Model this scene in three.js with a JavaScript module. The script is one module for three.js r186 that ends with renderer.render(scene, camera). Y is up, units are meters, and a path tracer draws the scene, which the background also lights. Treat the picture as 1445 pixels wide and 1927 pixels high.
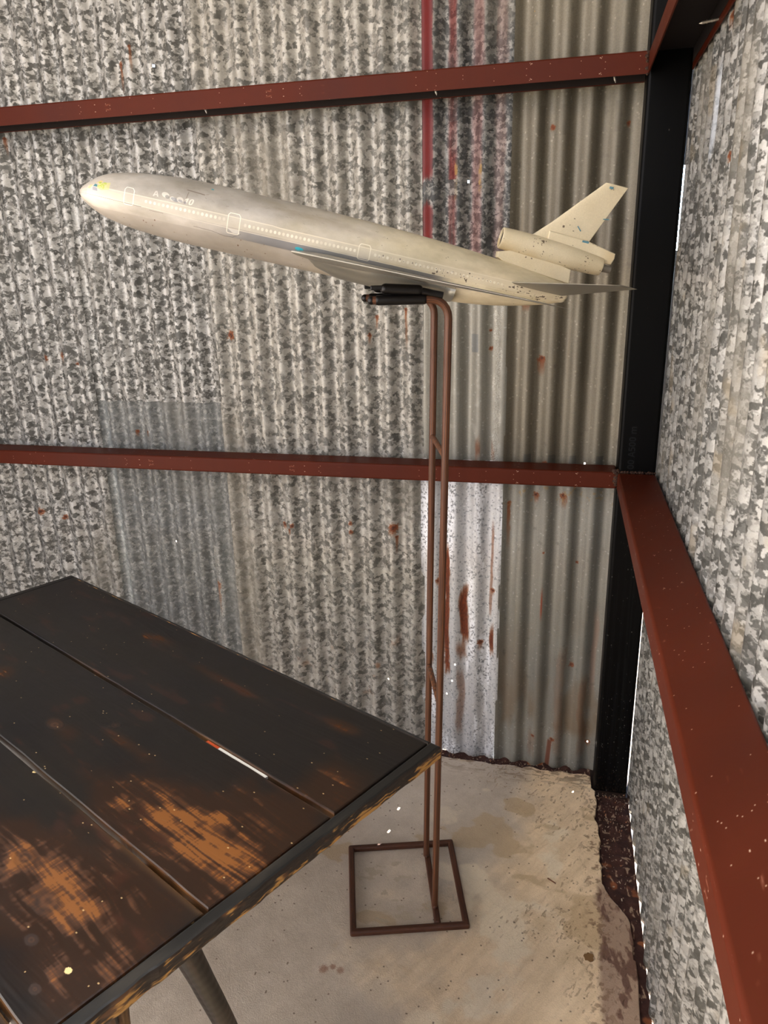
import * as THREE from 'three';
import { RoundedBoxGeometry } from 'three/addons/geometries/RoundedBoxGeometry.js';
import { mergeGeometries, mergeVertices } from 'three/addons/utils/BufferGeometryUtils.js';
import { Sky } from 'three/addons/objects/Sky.js';

// ───────── camera, sky, sun, exposure
const scene = new THREE.Scene();
const camera = new THREE.PerspectiveCamera(69.33, 1445 / 1927, 0.05, 200);
camera.rotation.order = 'YXZ';
camera.rotation.set(-0.3089, 0.2427, -0.0233);
camera.position.set(-0.1527, 1.5652, 2.0667);

const SUN = new THREE.Vector3(0.45, 1, -1.54).normalize();   // low sun behind the back wall (read from the nail-hole spots on the floor)
const sky = new Sky();
sky.scale.setScalar(100);
sky.material.uniforms.turbidity.value = 8;
sky.material.uniforms.rayleigh.value = 0.4;
sky.material.uniforms.mieCoefficient.value = 0.016;
sky.material.uniforms.mieDirectionalG.value = 0.45;
sky.material.uniforms.cloudCoverage.value = 0.75;
sky.material.uniforms.cloudDensity.value = 0.8;
sky.material.uniforms.sunPosition.value.copy(SUN);
scene.add(sky);
const sun = new THREE.DirectionalLight(0xfffaf2, 13);
sun.position.copy(SUN).multiplyScalar(20);
sun.castShadow = true;
sun.shadow.mapSize.set(4096, 4096);
Object.assign(sun.shadow.camera, { left: -9, right: 9, top: 9, bottom: -9, near: 1, far: 50 });
scene.add(sun, sun.target);

const renderer = new THREE.WebGLRenderer({ antialias: true });
renderer.toneMapping = THREE.LinearToneMapping;
renderer.toneMappingExposure = 3.3;
renderer.shadowMap.enabled = true;

// ───────── noise
function hash(x, y, s) { let h = (Math.imul(x, 374761393) + Math.imul(y, 668265263) + Math.imul(s, 2147483647 ^ 0x5bd1e995)) | 0; h = Math.imul(h ^ (h >>> 13), 1274126177); h ^= h >>> 16; h = Math.imul(h, 0x85ebca6b); return ((h ^ (h >>> 13)) >>> 0) / 4294967296; }
function vn(x, y, s = 0) { const ix = Math.floor(x), iy = Math.floor(y); let fx = x - ix, fy = y - iy; fx = fx * fx * (3 - 2 * fx); fy = fy * fy * (3 - 2 * fy); const a = hash(ix, iy, s), b = hash(ix + 1, iy, s), c = hash(ix, iy + 1, s), d = hash(ix + 1, iy + 1, s); return a + (b - a) * fx + (c - a + (a - b - c + d) * fx) * fy; }
function fbm(x, y, s = 0, o = 4) { let v = 0, a = 0.5; for (let i = 0; i < o; i++) { v += a * vn(x, y, s + i * 17); a *= 0.5; x *= 2.03; y *= 2.03; } return v / (1 - a * 2 + a * 0 + 1e-9) * (1 - Math.pow(0.5, o)) ; }
const clamp = (x, a = 0, b = 1) => Math.min(b, Math.max(a, x)), mix = (a, b, t) => a + (b - a) * t, sst = (a, b, x) => { const t = clamp((x - a) / (b - a)); return t * t * (3 - 2 * t); };
const mix3 = (a, b, t) => [mix(a[0], b[0], t), mix(a[1], b[1], t), mix(a[2], b[2], t)];
function rng(seed) { let s = seed >>> 0; return () => { s = (s + 0x6d2b79f5) >>> 0; let t = Math.imul(s ^ (s >>> 15), 1 | s); t = (t + Math.imul(t ^ (t >>> 7), 61 | t)) ^ t; return ((t ^ (t >>> 14)) >>> 0) / 4294967296; }; }
const out = [0, 0, 0];
function worley(x, y, s) { // random of nearest cell, second random, edge distance
  const ix = Math.floor(x), iy = Math.floor(y); let d1 = 9, d2 = 9, cx = 0, cy = 0;
  for (let j = -1; j <= 1; j++) for (let i = -1; i <= 1; i++) { const X = ix + i, Y = iy + j, px = X + hash(X, Y, s) - x, py = Y + hash(X, Y, s + 7) - y, d = px * px + py * py; if (d < d1) { d2 = d1; d1 = d; cx = X; cy = Y; } else if (d < d2) d2 = d; }
  out[0] = hash(cx, cy, s + 31); out[1] = hash(cx, cy, s + 57); out[2] = Math.sqrt(d2) - Math.sqrt(d1); return out;
}
// a colour map (sRGB 0..255 from fn) and a roughness/metalness map, over w × h metres
function maps(w, h, res, fn) {
  const W = Math.min(2048, Math.round(w / res)), H = Math.min(2048, Math.round(h / res)), c = new Uint8Array(W * H * 4), o = new Uint8Array(W * H * 4);
  for (let j = 0; j < H; j++) for (let i = 0; i < W; i++) {
    const r = fn((i + 0.5) / W * w, (j + 0.5) / H * h), k = (j * W + i) * 4;
    c[k] = clamp(r[0], 0, 255); c[k + 1] = clamp(r[1], 0, 255); c[k + 2] = clamp(r[2], 0, 255); c[k + 3] = 255;
    o[k] = clamp(r[5] ?? 0.5) * 255; o[k + 1] = clamp(r[3]) * 255; o[k + 2] = clamp(r[4]) * 255; o[k + 3] = 255;
  }
  const t = (d, srgb) => { const x = new THREE.DataTexture(d, W, H); x.magFilter = THREE.LinearFilter; x.minFilter = THREE.LinearMipmapLinearFilter; x.generateMipmaps = true; x.wrapS = x.wrapT = THREE.MirroredRepeatWrapping; if (srgb) x.colorSpace = THREE.SRGBColorSpace; x.needsUpdate = true; return x; };
  return { color: t(c, true), orm: t(o, false) };
}
function mapped(m, opt = {}) { return new THREE.MeshStandardMaterial({ map: m.color, roughnessMap: m.orm, metalnessMap: m.orm, roughness: 1, metalness: 1, ...opt }); }

// ───────── scene helpers
const taken = {};
function numbered(n) { const k = (taken[n] = (taken[n] ?? -1) + 1); return k ? n + '_' + String(k).padStart(3, '0') : n; }
function shadows(o) { o.traverse((m) => { if (m.isMesh) { m.castShadow = true; m.receiveShadow = true; } }); return o; }
function thing(name, label, category, pos = [0, 0, 0], group) { const o = new THREE.Group(); o.name = numbered(name); o.position.set(...pos); o.userData = { label, category }; if (group) o.userData.group = group; scene.add(o); return o; }
function struct(name, parent = scene) { const o = new THREE.Group(); o.name = name; o.userData.kind = 'structure'; parent.add(o); return o; }
function part(name, geo, mat, parent, label) { const m = new THREE.Mesh(geo, mat); m.name = numbered(name); if (label) m.userData.label = label; m.castShadow = m.receiveShadow = true; parent.add(m); return m; }
const std = (color, roughness, metalness = 0, o = {}) => new THREE.MeshStandardMaterial({ color, roughness, metalness, ...o });
function barGeo(a, b, r, seg = 14) { const A = new THREE.Vector3(...a), B = new THREE.Vector3(...b), d = B.clone().sub(A), g = new THREE.CylinderGeometry(r, r, d.length(), seg, Math.max(1, Math.round(d.length() / 0.1))); g.applyQuaternion(new THREE.Quaternion().setFromUnitVectors(new THREE.Vector3(0, 1, 0), d.clone().normalize())); const c = A.add(B).multiplyScalar(0.5); g.translate(c.x, c.y, c.z); return g; }

// ───────── galvanised sheets
const LAM = 0.0678, BACK = -0.1045, RIGHT = 0.1105;
function spangle(x, y, s, cell) {
  const wx = x + (fbm(x / cell * 0.7, y / cell * 0.7, s, 2) - 0.5) * cell * 1.5 + (vn(x / cell * 2.6, y / cell * 2.6, s + 5) - 0.5) * cell * 0.7;
  const wy = y + (fbm(x / cell * 0.7, y / cell * 0.7, s + 90, 2) - 0.5) * cell * 1.5 + (vn(x / cell * 2.6, y / cell * 2.6, s + 6) - 0.5) * cell * 0.7;
  const a = worley(wx / cell, wy / cell, s), r1 = a[0], r2 = a[1], e = a[2];
  const b = worley(wx / cell * 2.1 + 3, wy / cell * 2.1, s + 3)[0];
  return [r1 * 0.68 + b * 0.32, r2, e];
}
// look: light, dark colours; share of dark flakes; cell size; marks(x, y, px) may change the pixel
function sheetMaps(x0, x1, y0, y1, seed, L, marks) {
  return maps(x1 - x0, y1 - y0, L.res ?? 0.0016, (u, v) => {
    const x = x0 + u, y = y0 + v; let px;
    const film = fbm(x * 5, y * 2.2, seed + 400, 4), streak = fbm(x * 130, y * 2.5, seed + 401, 3), gr = hash(Math.round(u * 1400), Math.round(v * 1400), seed);
    if (L.cell) {
      const [t, r2] = spangle(x, y, seed, L.cell), k = sst(L.dark - 0.05, L.dark + 0.03, t) * 0.62 + sst(L.dark + 0.12, L.dark + 0.2, t) * 0.38;
      const dull = sst(0.5, 0.72, film) * (L.film ?? 0.5);
      let c = mix3(L.c0, L.c1, mix(k, 0.55, dull * 0.55)); const j = (r2 - 0.5) * 30 + (gr - 0.5) * 12 + (streak - 0.5) * 16;
      c = mix3(c, L.cf, dull * 0.6);
      px = [c[0] + j, c[1] + j, c[2] + j, mix(L.r0, L.r1, k) + (r2 - 0.5) * 0.14 + dull * 0.12, mix(L.metal, L.metal * 0.6, dull)];
    } else {
      const j = (film - 0.5) * 46 + (gr - 0.5) * 16 + (streak - 0.5) * 30, sp = hash(Math.floor(x / 0.004), Math.floor(y / 0.004), seed + 9) > 0.985 ? 26 : 0;
      px = [L.c1[0] + j + sp, L.c1[1] + j + sp, L.c1[2] + j * 0.94 + sp, L.r1 + (film - 0.5) * 0.2, L.metal];
    }
    if (marks) marks(x, y, px, gr, film);
    return px;
  });
}
function toward(px, c, k, rough = 0.8, metal = 0) { for (let i = 0; i < 3; i++) px[i] = mix(px[i], c[i], k); px[3] = mix(px[3], rough, k); px[4] = mix(px[4], metal, k); }
const RUST = [116, 52, 16], RUSTD = [62, 27, 12], BROWN = [112, 92, 68];
function rustSpot(x, y, px, sx, sy, r, drip = 0) { const dx = (x - sx) / r, dy = y - sy, d = Math.hypot(dx, dy / r) + (vn(x * 300, y * 300, 3) - 0.5) * 0.7; let k = 1 - sst(0.5, 1.1, d); if (drip && dy < 0 && dy > -drip) k = Math.max(k, (1 - sst(0.3, 0.9, Math.abs(dx) + (vn(x * 260, y * 60, 4) - 0.5) * 0.8)) * (1 + dy / drip) * 0.9); if (k > 0) toward(px, mix3(RUST, RUSTD, 1 - sst(0.1, 0.5, d)), k * 0.9); }
function rustStreak(x, y, px, sx, w, ya, yb, seed, strong = 1) { const n = (fbm(x * 120, y * 26, seed, 3) - 0.5) * 1.3, d = Math.abs(x - sx - (vn(y * 9, 1, seed) - 0.5) * w * 1.2) / w + n, e = Math.min(sst(0, 0.05, ya - y + n * 0.04), sst(0, 0.05, y - yb + n * 0.04)), k = (1 - sst(0.55, 1.25, d)) * e * strong; if (k > 0.01) toward(px, mix3(RUST, RUSTD, fbm(x * 300, y * 160, seed + 3, 2) * 1.3 - 0.2), k); }

function sheetGeo(side, x0, x1, y0, y1, off, o = {}) {
  const amp = o.amp ?? 0.0092, ph = o.phase ?? 0, seed = o.seed ?? 1, dent = o.dent ?? 0.003, nx = Math.ceil((x1 - x0) / (LAM / 14));
  let ys = []; for (let i = 0, n = Math.ceil((y1 - y0) / 0.045); i <= n; i++) ys.push(mix(y0, y1, i / n));
  const holes = (o.holes ?? []).map(([hx, hy, s = 0.006]) => ({ i: Math.round((hx - x0) / (x1 - x0) * nx - 0.5), y: hy, s }));
  for (const h of holes) { ys = ys.filter((y) => Math.abs(y - h.y) > 0.012 || y === y0 || y === y1); ys.push(h.y - h.s / 2, h.y + h.s / 2); }
  ys.sort((a, b) => a - b);
  const P = [], U = [], I = [];
  for (const y of ys) for (let i = 0; i <= nx; i++) {
    const x = mix(x0, x1, i / nx), s = Math.sin(2 * Math.PI * x / LAM + ph), prof = Math.sign(s) * Math.pow(Math.abs(s), o.sharp ?? 0.95);
    let d = off + amp * prof + (fbm(x * 2.4, y * 1.6, seed + 70, 3) - 0.5) * dent * 2 + (fbm(x * 22, y * 5, seed + 75, 2) - 0.5) * dent * 0.7;
    if (o.crumple) d += o.crumple(x, y);
    if (side === 'back') P.push(x, y, BACK + d); else P.push(RIGHT - d, y, x);
    U.push((x - x0) / (x1 - x0), (y - y0) / (y1 - y0));
  }
  const W = nx + 1;
  for (let j = 0; j < ys.length - 1; j++) for (let i = 0; i < nx; i++) {
    if (holes.some((h) => h.i === i && ys[j] >= h.y - h.s / 2 - 1e-6 && ys[j + 1] <= h.y + h.s / 2 + 1e-6)) continue;
    const a = j * W + i, b = a + 1, c = a + W, d = c + 1; if (side === 'back') I.push(a, b, d, a, d, c); else I.push(a, d, b, a, c, d);
  }
  const g = new THREE.BufferGeometry(); g.setAttribute('position', new THREE.Float32BufferAttribute(P, 3)); g.setAttribute('uv', new THREE.Float32BufferAttribute(U, 2)); g.setIndex(I); g.computeVertexNormals(); return g;
}
const metalSheet = (m, env = {}) => mapped(m, { side: THREE.DoubleSide, ...env });
const wallBack = struct('wall_back'), wallRight = struct('wall_right'), wallLeft = struct('wall_left');
const TOP = 2.95;
const bright = { c0: [88, 87, 82], c1: [172, 170, 164], cf: [132, 125, 110], dark: 0.42, cell: 0.0105, r0: 0.58, r1: 0.46, metal: 0.35, film: 0.7 };
const dullS = { c0: [108, 109, 106], c1: [146, 146, 140], cf: [122, 120, 112], dark: 0.6, cell: 0.008, r0: 0.55, r1: 0.5, metal: 0.25, film: 0.9 };
const plain = { c1: [146, 144, 134], r1: 0.5, metal: 0.35 };
function addSheet(side, x0, x1, y0, y1, off, seed, look, o, label, marks) {
  const m = part('corrugated_sheet', sheetGeo(side, x0, x1, y0, y1, off, { seed, ...o }), metalSheet(sheetMaps(x0, x1, y0, y1, seed, look, marks)), side === 'back' ? wallBack : wallRight, label);
  return m;
}
addSheet('back', -2.42, -1.664, -0.03, TOP, 0.0055, 11, bright, { phase: 0.4 }, 'spangled galvanised sheet at the left end', (x, y, p) => { for (const [a, b, r, d] of [[-1.93, 2.01, .012, .03], [-1.86, 1.99, .006, .05], [-1.83, 1.33, .012, 0], [-1.77, 1.34, .011, .03], [-1.72, 1.31, .006, 0], [-1.86, .77, .01, 0], [-1.95, .79, .014, 0]]) rustSpot(x, y, p, a, b, r, d); });
addSheet('back', -1.672, -1.212, 1.19, TOP, 0.0016, 12, bright, { phase: 0.4, holes: [[-1.331, 2.146]] }, 'short spangled sheet with a cut lower edge', (x, y, p) => { rustSpot(x, y, p, -1.44, 2.16, .007, .08); rustSpot(x, y, p, -1.40, 2.2, .004, .07); });
addSheet('back', -1.672, -1.205, -0.03, 1.25, -0.0012, 13, dullS, { phase: 0.4, holes: [[-1.437, .702]] }, 'dull grey sheet under the cut one', (x, y, p, g) => { rustSpot(x, y, p, -1.285, .56, .01, .12); if (Math.abs(x + 1.287 + (vn(y * 20, 0, 3) - .5) * .02) < .012 && y < .7 && g > .45) toward(p, [190, 186, 174], .5); rustSpot(x, y, p, -1.53, 1.09, .006, .02); rustSpot(x, y, p, -1.49, 1.09, .004, .02); });
addSheet('back', -1.216, -0.562, -0.03, TOP, 0.0012, 14, { ...bright, c0: [106, 104, 97], c1: [168, 164, 154], cell: 0.0112, dark: 0.38, metal: 0.3 }, { phase: 0.4, holes: [[-0.69, .25]] }, 'wide spangled sheet behind the stand', (x, y, p) => {
  for (const [a, b, r, d] of [[-1.166, 1.40, .016, .01], [-1.0, .79, .008, 0], [-1.03, .79, .008, .02], [-1.01, .775, .005, .02], [-.8, .81, .008, .01], [-.8, .78, .008, .01], [-.66, .8, .018, .03], [-.65, .77, .006, .06], [-.61, 1.47, .006, .12], [-.7, 1.45, .006, .04], [-.72, 1.4, .006, .03]]) rustSpot(x, y, p, a, b, r, d);
  const k = sst(.62, .8, fbm(x * 26, y * 26, 8, 3) ) * (1 - sst(.1, .26, Math.hypot(x + .82, (y - .33) * 1.3))); if (k > 0) toward(p, [160, 100, 62], k * .6, .7, .2);
});
addSheet('back', -0.572, -0.312, 1.49, TOP, -0.0008, 15, { ...bright, c0: [72, 72, 70], c1: [136, 134, 128], dark: 0.5, cell: 0.009, metal: 0.25 }, { phase: 0.4, holes: [[-.435, 1.803]] }, 'grey sheet with red spray paint bands', (x, y, p, g) => {
  const n = (fbm(x * 140, y * 20, 5, 3) - .5), R = [98, 6, 2];
  let k = (1 - sst(.0125, .019, Math.abs(x + .547) + n * .006)) * sst(0, .03, y - (1.80 + n * .05)); k = Math.max(k, (1 - sst(.010, .017, Math.abs(x + .547) + n * .01)) * sst(0, .03, 1.765 - y + n * .05)); toward(p, R, k * .96, .5);
  let k2 = (1 - sst(.006, .016, Math.abs(x + .478) + n * .012)); k2 *= (y > 1.95 ? mix(.75, .35, sst(2.3, 1.97, y)) : y > 1.81 ? mix(.95, .55, sst(1.83, 1.9, y)) : y > 1.77 ? .1 : .5); toward(p, R, clamp(k2 * (.75 + n)) , .5, .1);
  const k3 = (1 - sst(.006, .02, Math.abs(x + .411) + n * .014)) * .3; toward(p, [150, 70, 66], clamp(k3 + n * .25 * k3), .5, .3);
  const k4 = (1 - sst(.006, .02, Math.abs(x + .351) + n * .014)) * .22; toward(p, [150, 90, 80], clamp(k4), .5, .3);
  for (const [sx, ya, yb] of [[-.467, 1.86, 1.75], [-.402, 1.86, 1.76]]) { const q = (1 - sst(.003, .006, Math.abs(x - sx))) * sst(0, .01, ya - y) * sst(0, .02, y - yb) * (fbm(x * 200, y * 80, 4, 2) > .42 ? .7 : .15); toward(p, [176, 140, 74], q, .8); }
});
addSheet('back', -0.572, -0.316, 0.985, 1.53, 0.0006, 16, { ...plain, c1: [140, 137, 126] }, { phase: 0.4, dent: 0.004 }, 'dull grey sheet below the plane', (x, y, p, g) => {
  rustSpot(x, y, p, -.365, 1.36, .007, .01); rustSpot(x, y, p, -.366, 1.41, .0045, 0); rustSpot(x, y, p, -.31, 1.38, .006, .02);
  rustStreak(x, y, p, -.40, .007, 1.12, 1.01, 21, .6); rustStreak(x, y, p, -.352, .005, 1.1, 1.0, 22, .5);
  const k = (1 - sst(.006, .014, Math.abs(x + .345) + (vn(x * 90, y * 40, 9) - .5) * .02)); if (g > .4) toward(p, [196, 194, 184], k * .55, .6, .4);
  const b = fbm(x * 40, y * 30, 77, 3); toward(p, [176, 172, 160], sst(.58, .75, b) * .5, .6, .4); if (Math.abs(x + .41) < .01 && y > 1.35 && y < 1.4) toward(p, [92, 96, 100], .5, .5, .5);
});
addSheet('back', -0.572, -0.318, -0.02, 1.03, 0.002, 17, { ...plain, c1: [198, 198, 196], metal: 0.3, r1: 0.5 }, { phase: 0.4, dent: 0.006, amp: 0.007, holes: [[-.461, .336], [-.467, .274], [-.49, .216]], crumple: (x, y) => (fbm(x * 14, y * 10, 5, 3) - 0.5) * 0.009 * sst(0.75, 0.35, y) }, 'whitened rusty sheet at the bottom', (x, y, p, g, film) => {
  const sp = fbm(x * 240, y * 200, 61, 3), wv = fbm(x * 34, y * 5, 62, 4); toward(p, [72, 76, 80], sst(.54, .66, sp) * mix(.25, .8, wv), .55, .4); toward(p, [242, 243, 244], sst(.46, .64, wv) * sst(.42, .6, 1 - sp) * .9, .6, .05);
  rustStreak(x, y, p, -.487, .0085, .77, .27, 31); rustStreak(x, y, p, -.427, .0125, .635, .40, 32); rustStreak(x, y, p, -.434, .016, .44, .34, 33, .6); rustStreak(x, y, p, -.44, .011, .34, .06, 34, .35); rustStreak(x, y, p, -.341, .006, .5, .36, 35); rustStreak(x, y, p, -.348, .004, .85, .5, 36, .5); rustStreak(x, y, p, -.545, .008, .68, .3, 37, .7);
  rustSpot(x, y, p, -.378, .425, .011, .03); rustSpot(x, y, p, -.342, .61, .008, .02); rustSpot(x, y, p, -.515, .63, .01, .02);
});
function stains(x, y, p, g) {
  const b = fbm(x * 14, y * 5, 81, 4), low = sst(.75, .1, y + (b - .5) * .5); toward(p, BROWN, sst(.46, .7, b) * low * .75, .6, .2);
  const d = fbm(x * 70, y * 3, 83, 3); toward(p, [118, 104, 80], sst(.6, .8, d) * .35, .6, .3); toward(p, [70, 66, 58], sst(.63, .8, fbm(x * 60, y * 45, 84, 3)) * .3, .6, .3);
}
addSheet('back', -0.320, 0.106, 0.985, TOP, 0.0024, 18, { ...plain, c1: [118, 111, 95] }, { phase: 0.4, amp: 0.0085, sharp: 0.95, dent: 0.003, holes: [[-.083, 1.03]] }, 'dull plain sheet by the corner post', (x, y, p, g) => {
  stains(x, y, p, g); for (const [a, b, r, d] of [[-.217, 1.921, .008, .01], [-.03, 1.92, .006, .012], [-.221, 1.33, .012, .05], [-.27, 1.49, .016, .03], [-.2, 1.03, .008, .03]]) rustSpot(x, y, p, a, b, r, d);
  for (const sx of [-.245, -.19, -.055]) if (Math.abs(x - sx) < .008 && y < 1.97 && y > 1.9) toward(p, [88, 82, 70], .35, .55, .5);
  const z = fbm(x * 110, y * 60, 85, 2); if (y > 2.14 && x < -.26) toward(p, [206, 150, 70], sst(.66, .72, z) * .8, .7, 0);
  for (const sx of [-.25, -.18, -.12, -.045]) if (Math.abs(x - sx) < .01 && y < 1.055) toward(p, [70, 72, 70], .45, .5, .5);
});
addSheet('back', -0.324, 0.106, -0.03, 1.02, 0.0008, 19, { ...plain, c1: [128, 125, 115] }, { phase: 0.4, amp: 0.0085, sharp: 0.95, dent: 0.003, holes: [[-.022, .093]] }, 'stained plain sheet at the foot of the corner', (x, y, p, g) => {
  stains(x, y, p, g); rustStreak(x, y, p, -.045, .012, .35, .02, 43, .22); rustStreak(x, y, p, -.115, .014, .45, .02, 44, .18); rustStreak(x, y, p, -.205, .012, .14, .0, 45, .2);
  for (const [a, b, r, d] of [[-.136, .091, .009, .0], [-.022, .093, .009, .02], [-.19, .75, .004, 0], [-.09, .72, .005, 0], [-.088, .37, .01, .0], [-.3, .9, .007, .16], [-.22, .93, .01, .03], [-.14, .93, .012, .04], [-.2, .1, .006, .0]]) rustSpot(x, y, p, a, b, r, d);
  const k = (1 - sst(.004, .009, Math.abs(x + .143 + (.09 - y) * .06))) * sst(0, .01, .09 - y); toward(p, [96, 50, 30], k * .9, .7);
  const t = (1 - sst(.001, .0035, Math.abs(x + .19) + (y - .62) * .0)) * sst(0, .06, .645 - y) * sst(0, .05, y - .51); toward(p, [136, 52, 24], t * .9, .6);
  const n = fbm(x * 90, y * 70, 86, 3); toward(p, [150, 128, 92], sst(.6, .7, n) * sst(.86, .93, y) * .7, .8); toward(p, [150, 116, 96], (1 - sst(.004, .012, Math.abs(x + .015 + (vn(y * 12, 2, 3) - .5) * .02))) * sst(.6, .5, y) * sst(.25, .35, y) * .5, .6, .2);
});
const sideS = { ...bright, cell: 0.0112, res: 0.0014 };

const rightMarks = (x, y, p) => { for (const [a, b, r, d] of [[.98, 1.02, .011, .1], [.42, 2.0, .012, .03], [.55, 1.75, .01, .01]]) rustSpot(x, y, p, a, b, r, d); const k = (1 - sst(.003, .012, Math.abs(x - .345 - (vn(y * 8, 2, 3) - .5) * .02))) * sst(1.75, 1.8, y) * sst(1.97, 1.9, y); toward(p, [206, 214, 224], k * .7, .5, .2); toward(p, [150, 132, 102], sst(.6, .75, fbm(x * 30, y * 16, 51, 3)) * .35, .6, .4); };
addSheet('right', -0.03, 0.605, -0.02, TOP, 0.0012, 24, sideS, { phase: 2.1, amp: 0.0075, holes: [[.2, .13], [.3, .06]] }, 'spangled sheet next to the corner post', rightMarks);
addSheet('right', 0.597, 1.235, -0.02, TOP, 0.0028, 25, sideS, { phase: 2.1 }, 'spangled sheet at the right edge', rightMarks);
addSheet('right', 1.227, 3.42, -0.02, TOP, 0.0010, 26, { ...sideS, res: 0.003 }, { phase: 2.1 }, 'spangled sheet running past the camera');
{ // unseen left wall, roof and added front panel, sized to shape the daylight
  const m = metalSheet(sheetMaps(0, 1, 0, 2, 41, { ...bright, res: 0.003 }));
  const flat = (w, h, amp) => { const nx = Math.round(w / LAM * 10), P = [], U = [], I = []; for (let j = 0; j < 2; j++) for (let i = 0; i <= nx; i++) { const x = w * i / nx; P.push(x, j * h, amp * Math.sin(2 * Math.PI * x / LAM)); U.push(x, j * h / 2); } for (let i = 0; i < nx; i++) I.push(i, i + 1, i + nx + 2, i, i + nx + 2, i + nx + 1); const g = new THREE.BufferGeometry(); g.setAttribute('position', new THREE.Float32BufferAttribute(P, 3)); g.setAttribute('uv', new THREE.Float32BufferAttribute(U, 2)); g.setIndex(I); g.computeVertexNormals(); return g; };
  const l = part('corrugated_sheet', flat(0.95, TOP, 0.0075), m, wallLeft); l.rotation.y = -Math.PI / 2; l.position.set(-2.42, 0, -0.1);
  const fw = part('corrugated_sheet', flat(1.2, TOP, 0.0075), m, struct('wall_front')); fw.rotation.y = Math.PI; fw.position.set(0.13, 0, 3.42);
  const roof = part('ceiling', flat(2.7, 1.5, 0.0075), m, scene); roof.name = 'ceiling'; roof.userData.kind = 'structure'; roof.rotation.x = Math.PI / 2; roof.position.set(-2.5, TOP + 0.02, -0.18);
}

// ───────── floor, soil and outside ground
const floorMaps = maps(1.9, 1.8, 0.00125, (u, v) => { // x = -1.7 + u, z = -0.15 + v
  const x = -1.7 + u, z = -0.15 + v, f = fbm(x * 3.2, z * 3.2, 101, 5), g = fbm(x * 22, z * 22, 102, 4), h = hash(Math.round(u * 900), Math.round(v * 900), 5), br = fbm((x + z * 0.6) * 60, (z - x * 0.6) * 9, 103, 4);
  const left = sst(-0.28, -0.52, x + (f - 0.5) * 0.5 + (z - 0.5) * 0.25 + (g - .5) * .1);
  let c = mix3([236, 210, 174], [198, 186, 172], left * 0.9); const j = (f - 0.5) * 36 + (g - 0.5) * 22 + (h - 0.5) * 14 + (br - 0.5) * 30 * (1 - left * 0.7); c = [c[0] + j, c[1] + j, c[2] + j];
  const pale = sst(0.56, 0.66, fbm(x * 9 + 4, z * 9, 105, 5)); c = mix3(c, [238, 222, 194], pale * 0.65 * sst(-.6, -.3, x)); const pit = sst(.57, .66, fbm((x + z * .5) * 150, (z - x * .5) * 60, 112, 3)) * sst(.5, .62, fbm(x * 7, z * 7, 113, 3) + sst(-.25, 0, x) * .2 + sst(.1, -.05, z) * .2) * sst(-.5, -.25, x); c = mix3(c, [156, 130, 102], pit * .5);
  const tan = sst(0.6, 0.64, fbm(x * 5 + 9, z * 7, 108, 5)); c = mix3(c, [178, 150, 110], tan * 0.5 * sst(0.9, 0.5, z));
  const spl = Math.hypot((x + .51) / 1.3, z - .54) < .11 ? sst(.6, .66, fbm(x * 40, z * 60, 106, 4)) : 0; c = mix3(c, [190, 176, 154], spl * .8);
  if (hash(Math.floor(x * 260), Math.floor(z * 260), 12) > 0.9965) c = mix3(c, [90, 72, 56], 0.6);
  for (const [sx, sz, r, l] of [[-.64, .80, .012, .6], [-.62, .79, .008, .6], [-.6, .795, .01, .5]]) { const d = Math.hypot(x - sx, z - sz) / r; if (d < 1.2) c = mix3(c, [140, 96, 74], l * (1 - sst(.5, 1.2, d + (h - .5) * .5))); }
  const inf = sst(-0.012, 0.006, x + (g - 0.5) * 0.03 ) * sst(.36, .42, z); c = mix3(c, [150, 124, 106], inf * 0.8); const dirt = inf * sst(.5, .62, fbm((x - z * .2) * 60, z * 26, 109, 4)); c = mix3(c, [84, 54, 42], dirt * .7);
  const edge = (1 - sst(.0, .05, Math.abs(x - .0) + (g - .5) * .05)) * sst(.5, .62, fbm(x * 90, z * 90, 110, 3)); c = mix3(c, [112, 84, 62], edge * .55);
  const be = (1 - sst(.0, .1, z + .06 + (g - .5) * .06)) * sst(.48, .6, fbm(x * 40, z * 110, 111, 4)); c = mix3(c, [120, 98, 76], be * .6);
  return [c[0], c[1], c[2], mix(0.72, 0.5, left) + (g - .5) * .2, 0, clamp(0.5 + (br - .5) * .8 * (1 - left * .8) + (g - .5) * .5 + (h - .5) * .1 - pit * .25)];
});
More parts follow.
